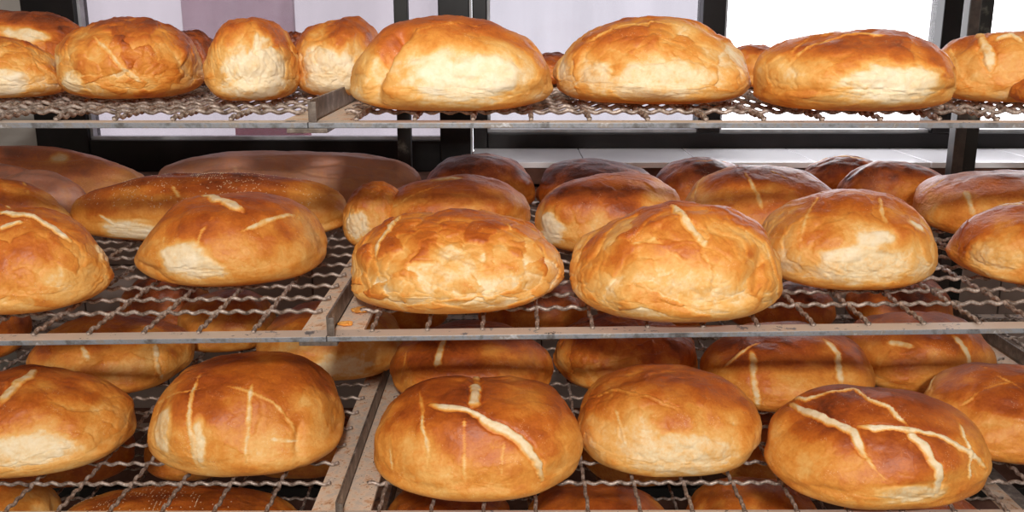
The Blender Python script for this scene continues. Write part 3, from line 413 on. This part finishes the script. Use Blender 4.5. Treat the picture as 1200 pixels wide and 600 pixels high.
  'I3': {'shelf':3,'x':0.5113,'y':0.4474,'sub':6,'p':{'seed':9739,'tone':0.17,'top':0.4,'crackle':0.4,'h':0.125,'a':0.1495,'b':0.1346,'cuts':[([[-0.0852,-0.0654,0.1073],[-0.0855,-0.0897,0.0955],[-0.0909,-0.1091,0.0786],[-0.0878,-0.126,0.0524],[-0.0783,-0.1212,0.0192]],0.013,0.001,0.2),([[0.0518,-0.0437,0.1218],[0.0693,-0.0727,0.1041],[0.0622,-0.0993,0.0859],[0.0603,-0.1224,0.0677]],0.014,0.001,0.17),([[-0.1329,-0.0688,0.0768],[-0.1176,-0.0654,0.09],[-0.1,-0.0616,0.1027],[-0.0646,-0.0456,0.1156]],0.008,0.001,0.25)],'patches':[]}},
  'I4': {'shelf':3,'x':0.7842,'y':0.52,'sub':6,'p':{'seed':9877,'tone':0.18,'top':0.3,'crackle':0.4,'h':0.13,'a':0.1411,'b':0.127,'cuts':[([[-0.0867,-0.0702,0.0993],[-0.0692,-0.0819,0.1001],[-0.0498,-0.0955,0.0982]],0.01,0.001,0.22),([[0.0254,-0.084,0.1162],[0.0432,-0.102,0.0972],[0.0482,-0.1129,0.0715]],0.014,0.001,0.14),([[-0.0841,-0.1073,0.0672],[-0.0664,-0.1122,0.0246]],0.004,0.001,0.28)],'patches':[]}},
  'K0': {'shelf':3,'x':-0.2721,'y':0.85,'sub':5,'p':{'seed':9904,'tone':0.2,'crackle':0.4,'h':0.12,'a':0.1237,'b':0.1051,'cuts':[],'patches':[]}},
  'K1': {'shelf':3,'x':0.0488,'y':0.85,'sub':5,'p':{'seed':69,'tone':0.3,'crackle':0.4,'h':0.12,'a':0.1254,'b':0.1066,'cuts':[],'patches':[]}},
  'K2': {'shelf':3,'x':0.3201,'y':0.85,'sub':5,'p':{'seed':207,'tone':0.25,'crackle':0.4,'h':0.12,'a':0.1207,'b':0.1026,'cuts':[],'patches':[]}},
  'K3': {'shelf':3,'x':0.609,'y':0.85,'sub':5,'p':{'seed':345,'tone':0.3,'crackle':0.4,'h':0.12,'a':0.119,'b':0.1012,'cuts':[],'patches':[]}},
  'K4': {'shelf':3,'x':0.8852,'y':0.85,'sub':5,'p':{'seed':483,'tone':0.3,'crackle':0.4,'h':0.12,'a':0.1169,'b':0.0994,'cuts':[],'patches':[]}},
  'K5': {'shelf':3,'x':-0.7902,'y':0.86,'sub':5,'p':{'seed':621,'tone':0.3,'crackle':0.4,'h':0.12,'a':0.1007,'b':0.0856,'cuts':[],'patches':[]}},
  'W0': {'shelf':4,'x':-0.63,'y':0.4,'sub':5,'p':{'seed':900,'a':0.235,'b':0.1,'h':0.1,'tone':0.12,'crackle':0.5,'n':2.3,'cuts':[],'patches':[]}},
  'W1': {'shelf':4,'x':-1.03,'y':0.42,'sub':5,'p':{'seed':913,'a':0.15,'b':0.11,'h':0.12,'tone':0.0,'crackle':0.5,'n':2.3,'cuts':[],'patches':[]}},
  'W2': {'shelf':4,'x':-0.98,'y':0.68,'sub':5,'p':{'seed':926,'a':0.15,'b':0.11,'h':0.12,'tone':0.3,'crackle':0.5,'n':2.3,'cuts':[],'patches':[]}},
  'W3': {'shelf':4,'x':-0.46,'y':0.72,'sub':5,'p':{'seed':939,'a':0.13,'b':0.11,'h':0.12,'tone':0.2,'crackle':0.5,'n':2.3,'cuts':[],'patches':[]}},
  'W4': {'shelf':4,'x':-0.7,'y':0.7,'sub':5,'p':{'seed':952,'a':0.1,'b':0.1,'h':0.12,'tone':0.2,'crackle':0.5,'n':2.3,'cuts':[],'patches':[]}},
  'W5': {'shelf':4,'x':-0.12,'y':0.38,'sub':5,'p':{'seed':965,'a':0.12,'b':0.12,'h':0.12,'tone':0.15,'crackle':0.5,'n':2.3,'cuts':[],'patches':[]}},
  'W6': {'shelf':4,'x':0.16,'y':0.37,'sub':5,'p':{'seed':978,'a':0.13,'b':0.11,'h':0.12,'tone':0.15,'crackle':0.5,'n':2.3,'cuts':[],'patches':[]}},
  'W7': {'shelf':4,'x':0.45,'y':0.38,'sub':5,'p':{'seed':991,'a':0.12,'b':0.115,'h':0.125,'tone':0.1,'crackle':0.5,'n':2.3,'cuts':[],'patches':[]}},
  'W8': {'shelf':4,'x':0.75,'y':0.37,'sub':5,'p':{'seed':1004,'a':0.13,'b':0.115,'h':0.12,'tone':0.2,'crackle':0.5,'n':2.3,'cuts':[],'patches':[]}},
  'W9': {'shelf':4,'x':-0.02,'y':0.7,'sub':5,'p':{'seed':1017,'a':0.12,'b':0.12,'h':0.12,'tone':0.2,'crackle':0.5,'n':2.3,'cuts':[],'patches':[]}},
  'W10': {'shelf':4,'x':0.27,'y':0.7,'sub':5,'p':{'seed':1030,'a':0.12,'b':0.12,'h':0.12,'tone':0.2,'crackle':0.5,'n':2.3,'cuts':[],'patches':[]}},
  'W11': {'shelf':4,'x':0.56,'y':0.7,'sub':5,'p':{'seed':1043,'a':0.13,'b':0.12,'h':0.12,'tone':0.2,'crackle':0.5,'n':2.3,'cuts':[],'patches':[]}},
  'W12': {'shelf':4,'x':0.87,'y':0.68,'sub':5,'p':{'seed':1056,'a':0.12,'b':0.12,'h':0.12,'tone':0.2,'crackle':0.5,'n':2.3,'cuts':[],'patches':[]}},
}
T='top level'; 
LABELS = {
'A1':('round_loaf','bread','big round loaf with broad pale front, touching the divider on the top level'),
'A2':('round_loaf','bread','wrinkled golden loaf in the middle of the three large top-level loaves'),
'A3':('round_loaf','bread','large top-level loaf with brown streaked left end and pale patch low on its right'),
'A4':('round_loaf','bread','top-level loaf with a pale Y-shaped split, half hidden in front of the right post'),
'A5':('round_loaf','bread','shade-toned dark loaf cut off by the right picture edge on the top level'),
'A6':('round_loaf','bread','small brown loaf glimpsed in the gap left of the streaked top-level loaf'),
'A7':('round_loaf','bread','dark loaf nearly hidden behind the gap between pale-fronted and wrinkled large top-level loaves'),
'A8':('round_loaf','bread','dark loaf hidden behind the pale-fronted round loaf on the top level'),
'L1':('split_loaf','bread','golden loaf with crackled crust at the far left front of the top level'),
'L1b':('split_loaf','bread','dark brown loaf standing behind the far left front loaf of the top level'),
'L2':('wrinkled_loaf','bread','long heavily wrinkled golden loaf with a pale diagonal slash, top level left'),
'L3':('narrow_loaf','bread','narrow loaf with whitish rounded end, left of the touching pair on the top level'),
'L4':('narrow_loaf','bread','narrow loaf with pale folded end, right one of the touching pair beside the divider'),
'L5':('narrow_loaf','bread','dark loaf glimpsed behind the wrinkled loaf and its right neighbour, top level'),
'L6':('narrow_loaf','bread','dark loaf glimpsed behind the touching pair of narrow top-level loaves'),
'B1':('round_loaf','bread','golden loaf with pale slashes and a pointed right tip, middle level far left front'),
'B2':('round_loaf','bread','flattish golden loaf with a star of pale slashes, alone on the middle left tray front'),
'B3':('sesame_loaf','bread','long sesame-sprinkled loaf behind the star-slashed loaf on the middle level'),
'B4':('long_loaf','bread','long dull pinkish-brown loaf at the back of the middle left tray, ending at the post'),
'B5':('long_loaf','bread','long brown loaf furthest back at the left edge of the middle level'),
'B6':('long_loaf','bread','dull brown long loaf second from the back at the left edge, middle level'),
'B7':('long_loaf','bread','greyish brown small loaf left of the sesame loaf\'s tip'),
'B8':('long_loaf','bread','orange-brown long loaf third from the back at the left edge, middle level'),
'B9':('long_loaf','bread','orange-brown long loaf just behind the pointed loaf at the left edge, middle level'),
'C1':('round_loaf','bread','crackled golden loaf beside the divider at the front of the middle level'),
'C2':('round_loaf','bread','tall golden loaf with a pale slash running down from its crest, middle level front'),
'C3':('round_loaf','bread','middle-level loaf with creamy blotches across its front, right of the tall slashed loaf'),
'C4':('round_loaf','bread','middle-level loaf with dark brown shoulder cut off by the right picture edge'),
'D0':('narrow_loaf','bread','pale end of a narrow loaf peeping out behind the crackled loaf by the divider'),
'D1':('round_loaf','bread','brown loaf with pale spot on its crest, directly behind the crackled middle-level loaf'),
'D2':('round_loaf','bread','loaf with pale lower left side behind the gap of the two front middle-level loaves'),
'D3':('round_loaf','bread','brown loaf with several pale slashes behind the tall slashed middle-level loaf'),
'D4':('round_loaf','bread','brown loaf with one pale slash at the right edge, second row of the middle level'),
'E1':('round_loaf','bread','dark glossy loaf in the back row, nearest to the left post, middle level'),
'E2':('round_loaf','bread','dark loaf in the back row, second to the right of the left post, middle level'),
'E3':('round_loaf','bread','small dark loaf in the back row above the tall slashed loaf, middle level'),
'E4':('round_loaf','bread','dark loaf with painted rim sheen furthest back, behind the cream-blotched middle-level loaf'),
'E5':('round_loaf','bread','dark loaf just left of the right post in the back of the middle level'),
'F1':('round_loaf','bread','golden loaf with a wide pale slash at the left front of the lower level'),
'F2':('round_loaf','bread','lower-level loaf with web of thin pale slashes and notched right side, left of the divider'),
'G0':('round_loaf','bread','shaded loaf under the middle tray at the far left edge, lower level'),
'G1':('round_loaf','bread','loaf with two pale spots behind the wide-slashed loaf, lower level left'),
'G2':('round_loaf','bread','pale-bottomed loaf overhanging the divider in the second row of the lower level'),
'G3':('round_loaf','bread','far loaf seen between the two second-row loaves left of the divider, lower level'),
'F1b':('round_loaf','bread','shaded loaf furthest back at the left picture edge, lower level'),
'H1':('round_loaf','bread','orange-brown loaf with bold cream diagonal slash beside the divider, lower level front'),
'H2':('round_loaf','bread','smooth golden loaf with one thin slash, middle of the lower level front row'),
'H3':('round_loaf','bread','brown loaf crossed by a net of wide cream slashes, lower level front right'),
'H4':('round_loaf','bread','brown loaf cut off by the right picture edge, lower level front'),
'I1':('round_loaf','bread','brown loaf with a short pale slash behind the bold-slashed lower-level loaf'),
'I2':('round_loaf','bread','wrinkled plain loaf in the second row of the lower level, behind the smooth golden one'),
'I3':('round_loaf','bread','dark orange loaf with two upright pale slashes, second row of the lower level'),
'I4':('round_loaf','bread','loaf with curved pale slash at its right, last of the second row, lower level'),
'K0':('round_loaf','bread','shaded back-row loaf just right of the divider, seen through the middle tray'),
'K1':('round_loaf','bread','shaded back-row loaf second from the divider, seen through the middle tray'),
'K2':('round_loaf','bread','shaded back-row loaf third from the divider, seen through the middle tray'),
'K3':('round_loaf','bread','shaded back-row loaf fourth from the divider, seen through the middle tray'),
'K4':('round_loaf','bread','shaded back-row loaf fifth from the divider, seen through the middle tray'),
'K5':('round_loaf','bread','shaded back-row loaf under the sesame loaf, lower level left'),
'W0':('sesame_loaf','bread','long sesame-dotted loaf seen through the lower left tray, bottom level'),
'W1':('round_loaf','bread','loaf seen through the lower tray at the bottom left corner'),
'W2':('round_loaf','bread','loaf behind the bottom left corner loaf, bottom level'),
'W3':('round_loaf','bread','loaf behind the sesame loaf nearest the divider, bottom level'),
'W4':('round_loaf','bread','small loaf behind the left end of the bottom-level sesame loaf'),
'W5':('round_loaf','bread','bottom-level loaf under the bold-slashed loaf beside the divider'),
'W6':('round_loaf','bread','bottom-level loaf seen between the bold-slashed and smooth lower loaves'),
'W7':('round_loaf','bread','bottom-level loaf seen under the right half of the smooth golden loaf'),
'W8':('round_loaf','bread','bottom-level loaf seen below the net-slashed lower loaf'),
'W9':('round_loaf','bread','bottom-level second-row loaf nearest the divider on its right'),
'W10':('round_loaf','bread','bottom-level second-row loaf, second from the divider'),
'W11':('round_loaf','bread','bottom-level second-row loaf, third from the divider'),
'W12':('round_loaf','bread','bottom-level second-row loaf, last one at the right'),
}
for k,v in LABELS.items():
    assert len(v[2].split())<=16,(k,v)
# ---------------- the room ----------------
WY = 1.45
tag(bx('floor', (-2.4, 2.8, -2.6, 1.6, -.05, 0), M_FLOOR), kind='structure')
tag(bx('ceiling', (-2.4, 2.8, -2.6, 1.6, 2.7, 2.75), M_ROOM), kind='structure')
tag(bx('wall_left', (-2.45, -2.4, -2.6, 1.6, 0, 2.7), M_ROOM), kind='structure')
tag(bx('wall_right', (2.8, 2.85, -2.6, 1.6, 0, 2.7), M_ROOM), kind='structure')
tag(bx('wall_front', (-2.4, 2.8, -2.65, -2.6, 0, 2.7), M_ROOM), kind='structure')
bm = bmesh.new()
box(bm, -2.4, -1.325, WY, WY+.12, 0, 2.7)
box(bm, -1.325, -.09, WY, WY+.12, 0, .985)
box(bm, -.09, 2.8, WY, WY+.12, 0, 1.04)
box(bm, -1.325, 2.8, WY, WY+.12, 2.05, 2.7)
box(bm, 2.5, 2.8, WY, WY+.12, 1.04, 2.05)
tag(build('wall_back', bm, M_WALL), kind='structure')

def window(name, x0, x1, z0, z1, mull, stile_l, stile_r, rail, glassmats, y=WY):
    t = tag(empty(name, (0, 0, 0)), kind='structure')
    bm = bmesh.new()
    box(bm, x0, x0+stile_l, y-.035, y+.05, z0, z1, .003)
    box(bm, x1-stile_r, x1, y-.035, y+.05, z0, z1, .003)
    build('stile', bm, M_FRAME, t)
    bx('rail', (x0+stile_l, x1-stile_r, y-.032, y+.05, z0, z0+rail), M_FRAME, t, .003)
    bx('rail', (x0+stile_l, x1-stile_r, y-.032, y+.05, z1-rail, z1), M_FRAME, t, .003)
    xs = [x0+stile_l]
    for (a, b) in mull:
        bx('mullion', (a, b, y-.035, y+.05, z0+rail, z1-rail), M_FRAME, t, .003); xs += [a, b]
    xs.append(x1-stile_r)
    for i in range(0, len(xs), 2):
        a, b = xs[i], xs[i+1]
        p = bx('pane', (a, b, y+.010, y+.016, z0+rail, z1-rail), glassmats[i//2], t)
        bm = bmesh.new()
        box(bm, a, b, y-.018, y+.01, z0+rail, z0+rail+.009, .001)
        box(bm, a, a+.008, y-.018, y+.01, z0+rail+.009, z1-rail, .001)
        build('glazing_bead', bm, M_BEAD, t)
    return t
window('window_1', -1.325, -.115, .99, 2.05, [], .145, .085, .088, [M_GLASS_L])
window('window_2', -.108, 2.5, 1.05, 2.05, [(.516,.578),(1.165,1.235),(1.85,1.92)], .040, .05, .048, [M_GLASS_1, M_GLASS_R, M_GLASS_R, M_GLASS_R])
# bright metal strip where the two window frames meet
tag(bx('trim_1', (-.1145, -.1085, WY-.045, WY-.03, .99, 2.05), M_BEAD), kind='structure')

# tiled sill and tiled dado below
sill = tag(empty('trim_2', (0, 1.15, 1.03)), kind='structure')
bx('sill_bed', (-.11, 2.5, .004, .265, -.03, .018), M_GROUT, sill)
tm = None
for i in range(9):
    x = -.105 + i*.29
    if tm is None:
        o = bx('tile', (0, .2875, 0, .27, .012, .026), M_SILL, sill, .0015); tm = o.data
    else: o = link(bpy.data.objects.new('tile', tm), sill)
    o.location = (x, -.006, 0)
dado = tag(empty('wall_dado', (0, 1.16, 0)), kind='structure')
bx('grout_bed', (-1.325, 2.5, .012, .28, 0, .988), M_GROUT, dado)
tm = None
for r in range(3):
    for i in range(19):
        x = -1.32 + i*.2; z = .986 - (r+1)*.2
        if tm is None:
            o = bx('tile', (0, .1965, 0, .012, 0, .1965), M_TILE, dado, .0015); tm = o.data
        else: o = link(bpy.data.objects.new('tile', tm), dado)
        o.location = (x, .002, z)
# what little shows outdoors: a low pink garden wall beyond the glass
gw = tag(bx('garden_wall', (-1.12, -.84, 2.6, 2.75, -.05, .995), M_BRICKRED, None, .01), 'low pink rendered garden wall seen faintly through the left window', 'wall')
tag(bx('hanging_panel', (-1.16, -.77, 2.2, 2.24, 1.18, 2.6), M_PANEL, None, .004), 'pale lilac upright panel outdoors, seen through the left window above the top-level loaves', 'panel')
tag(bx('ground', (-6, 6, 1.58, 9, -.12, -.05), M_FLOOR), kind='structure')

# ---------------- rack ----------------
TOPZ = {1: 1.275, 2: .991, 3: .7133, 4: .433}
TILT = {1: 0, 2: .0128, 3: .002, 4: 0}
def surf(s, x): return TOPZ[s] + TILT[s]*x
rack = tag(empty('bakery_rack', (0, 0, 0)), 'tall black steel bread rack whose uprights and rails carry the wire trays', 'rack')
def post(x, w, m, y=.99):
    bm = bmesh.new(); box(bm, x-w/2, x+w/2, y-.016, y+.016, 0, 2.1, .002)
    return build('post', bm, m, rack)
post(-.250, .031, M_POST)
post(1.036, .026, M_POST2, .985); post(1.065, .030, M_POST, .99)
post(-1.56, .031, M_POST); post(2.36, .031, M_POST)
bx('rail', (-1.575, 2.375, 1.0062, 1.03, 1.95, 1.98), M_POST, rack, .002)
bx('rail', (-1.575, 2.375, 1.0062, 1.03, .20, .23), M_POST, rack, .002)
for s in (1, 2, 3, 4):
    for xd in (-.262, 1.058, -1.56, 2.36):
        z = surf(s, xd) - .0073
        bx('shelf_support', (xd-.026, xd+.026, .002, .974, z-.0065, z-.0003), M_LIP, rack, .001)

# ---------------- trays ----------------
def crimp(L, name, wl, amp, rad, sides=6, ph=0, axis='x', seg=6):
    """a crimped wire along axis from 0 to L"""
    n = int(L/wl*seg); bm = bmesh.new(); prev = None
    for i in range(n+1):
        t = L*i/n; a = 2*math.pi*t/wl + ph
        off = math.sin(a)*amp; sl = math.cos(a)*amp*2*math.pi/wl
        c = Vector((t, 0, off)); tg = Vector((1, 0, sl)).normalized(); nn = Vector((-tg.z, 0, tg.x)); bb = Vector((0, 1, 0))
        side = math.cos(a*.5)*amp*.35
        ring = []
        for k in range(sides):
            q = 2*math.pi*k/sides
            p = c + nn*math.cos(q)*rad + bb*(math.sin(q)*rad + side)
            if axis == 'y': p = Vector((p.y, p.x, p.z))
            ring.append(bm.verts.new(p))
        if prev:
            for k in range(sides):
                bm.faces.new((prev[k], prev[(k+1) % sides], ring[(k+1) % sides], ring[k]))
        else: bm.faces.new(ring)
        prev = ring
    bm.faces.new(prev[::-1])
    bmesh.ops.recalc_face_normals(bm, faces=bm.faces)
    me = bpy.data.meshes.new(name); bm.to_mesh(me); bm.free(); me.materials.append(M_WIRE)
    me.polygons.foreach_set('use_smooth', [True]*len(me.polygons))
    return me
D = .96
WX = {}
WYM = crimp(D-.028, 'wire', .0225, .0018, .0030, 6, math.pi, 'y')
def tray(s, x0, x1, label, group, lip_left, fl_left, fl_right):
    t = empty('wire_tray', (x0, 0, surf(s, x0)))
    t.rotation_euler = (0, -math.atan(TILT[s]), 0)
    tag(t, label, 'tray', group)
    W = x1-x0; th = .0073
    bm = bmesh.new(); box(bm, 0, W, 0, .030, -th, 0, .0012); build('front_bar', bm, M_TRAY, t)
    bm = bmesh.new(); box(bm, 0, W, D-.030, D, -th, 0, .0012); build('back_bar', bm, M_TRAY, t)
    # folded side flanges
    def flange(a, b, nm='side_flange'):
        bm = bmesh.new(); box(bm, a, b, .0302, D-.0302, -th, -.001, .001); return build(nm, bm, M_FLOUR, t)
    flange(.004, fl_left); flange(W-fl_right, W)
    if lip_left:
        bm = bmesh.new(); box(bm, 0, .0035, .002, D-.002, 0.0002, .028, .0008)
        box(bm, .0035, .011, .0, .004, 0.0002, .026, .0008)
        build('side_lip', bm, M_LIP, t)
    key = round(W, 3)
    if key not in WX: WX[key] = crimp(W-fl_left-fl_right+.03, 'wire', .0251, .0019, .0031)
    n = 13
    for i in range(n):
        o = link(bpy.data.objects.new('wire', WX[key]), t)
        o.location = (fl_left-.015, .103 + i*.0668, .0045)
    x = fl_left + .014 if lip_left else fl_left + .02
    nw = int((W-fl_left-fl_right)/.0752)
    for i in range(nw+1):
        xx = x + i*.0752
        if xx > W-fl_right-.01: break
        o = link(bpy.data.objects.new('wire', WYM), t); o.location = (xx, .016, .0040)
    return t
NM = {1: 'top', 2: 'middle', 3: 'lower', 4: 'bottom'}
XD = {1: -.2595, 2: -.2495, 3: -.2500, 4: -.25}
for s in (1, 2, 3, 4):
    d = XD[s]; g = None
    tray(s, d-1.29, d-.001, 'crimped wire baking tray on the %s level, left of the upright divider lip' % NM[s], g, True, .045, .040)
    tray(s, d, 1.045, 'crimped wire baking tray on the %s level, right of the upright divider lip' % NM[s], g, True, .045, .040)
    if s < 4:
        tray(s, 1.047, 2.337, 'empty wire tray at the far right edge of the %s level, past the right post' % NM[s], g, True, .045, .040)

# ---------------- bread ----------------
def make_loaf(k, v):
    p = v['p']; P, F, bake = loaf_mesh(p, v['sub'])
    me = bpy.data.meshes.new('loaf')
    n, m = len(P), len(F)
    me.vertices.add(n); me.vertices.foreach_set('co', P.astype(np.float32).ravel())
    me.loops.add(m*3); me.loops.foreach_set('vertex_index', F.astype(np.int32).ravel())
    me.polygons.add(m); me.polygons.foreach_set('loop_start', np.arange(0, m*3, 3, dtype=np.int32))
    me.polygons.foreach_set('loop_total', np.full(m, 3, np.int32))
    me.polygons.foreach_set('use_smooth', np.ones(m, bool))
    me.update(calc_edges=True)
    at = me.attributes.new('bake', 'FLOAT', 'POINT'); at.data.foreach_set('value', bake.astype(np.float32))
    at = me.attributes.new('dust', 'FLOAT', 'POINT'); at.data.foreach_set('value', np.full(n, p.get('dust', 0), np.float32))
    me.materials.append(M_CRUST)
    nm, cat, lab = LABELS[k]
    o = link(bpy.data.objects.new(nm, me))
    s = v['shelf']
    o.location = (v['x'], v['y'], surf(s, v['x']) + .0085)
    o.rotation_euler = (0, -math.atan(TILT[s]), 0)
    tag(o, lab, cat, GROUPS[s])
    return o, P, F, bake
GROUPS = {1: 'breads on the top level', 2: 'breads on the middle level', 3: 'breads on the lower level', 4: 'breads on the bottom level'}
OB = {}
for k, v in LOAVES.items():
    OB[k] = make_loaf(k, v)

def seeds(key, n, sd, cx, wx):
    o, P, F, bake = OB[key]
    rng = np.random.RandomState(sd); h = P[:,2].max()
    cand = np.where((P[:,2] > h*.55) & (P[:,1] < .05))[0]
    pr = np.exp(-((P[cand,0]-cx)/wx)**2) * (.25 + (vnoise(P[cand]*28, sd) > .05)); pr /= pr.sum()
    ids = rng.choice(cand, n, p=pr)
    c0 = P.mean(0); bm = bmesh.new()
    for i in ids:
        q = Vector(P[i]); nrm = Vector((q.x*.15, q.y-c0[1], (q.z-h*.4))).normalized()
        t = nrm.cross(Vector((rng.normal(), rng.normal(), rng.normal()))).normalized(); b = nrm.cross(t)
        q = q + nrm*.0006; L, Wd, H = .0017, .0010, .0007
        vs = [bm.verts.new(q + e) for e in (t*L, b*Wd, -t*L*.8, -b*Wd, nrm*H)]
        for a in range(4): bm.faces.new((vs[a], vs[(a+1) % 4], vs[4]))
    me = bpy.data.meshes.new('sesame_seeds'); bm.to_mesh(me); bm.free(); me.materials.append(M_SEED)
    s = link(bpy.data.objects.new('sesame_seeds', me), o); s['kind'] = 'stuff'
seeds('B3', 650, 3, 0, .16)
seeds('W0', 350, 5, -.05, .10)

# crumbs lying on the floury flange beside the middle divider
def crumb(x, y, rx, ry, sd, lab):
    V, F = ico(2)
    n = vnoise(V*2.2, sd)*.35
    P = V*(1+n)[:,None]*np.array([rx, ry, .003]); P[:,2] -= P[:,2].min()
    me = bpy.data.meshes.new('bread_crumb'); me.from_pydata(P.tolist(), [], F.tolist()); 
    at = me.attributes.new('bake', 'FLOAT', 'POINT'); at.data.foreach_set('value', (np.full(len(P), .42)+n*.4).astype(np.float32))
    me.materials.append(M_CRUST)
    o = link(bpy.data.objects.new('bread_crumb', me)); o.location = (x, y, surf(2, x) - .0008)
    tag(o, lab, 'crumb')
crumb(-.222, .112, .012, .013, 4, 'larger flake of crust on the floury flange beside the middle divider')
crumb(-.233, .050, .010, .006, 9, 'small brown flake of crust near the front corner of the middle right tray')
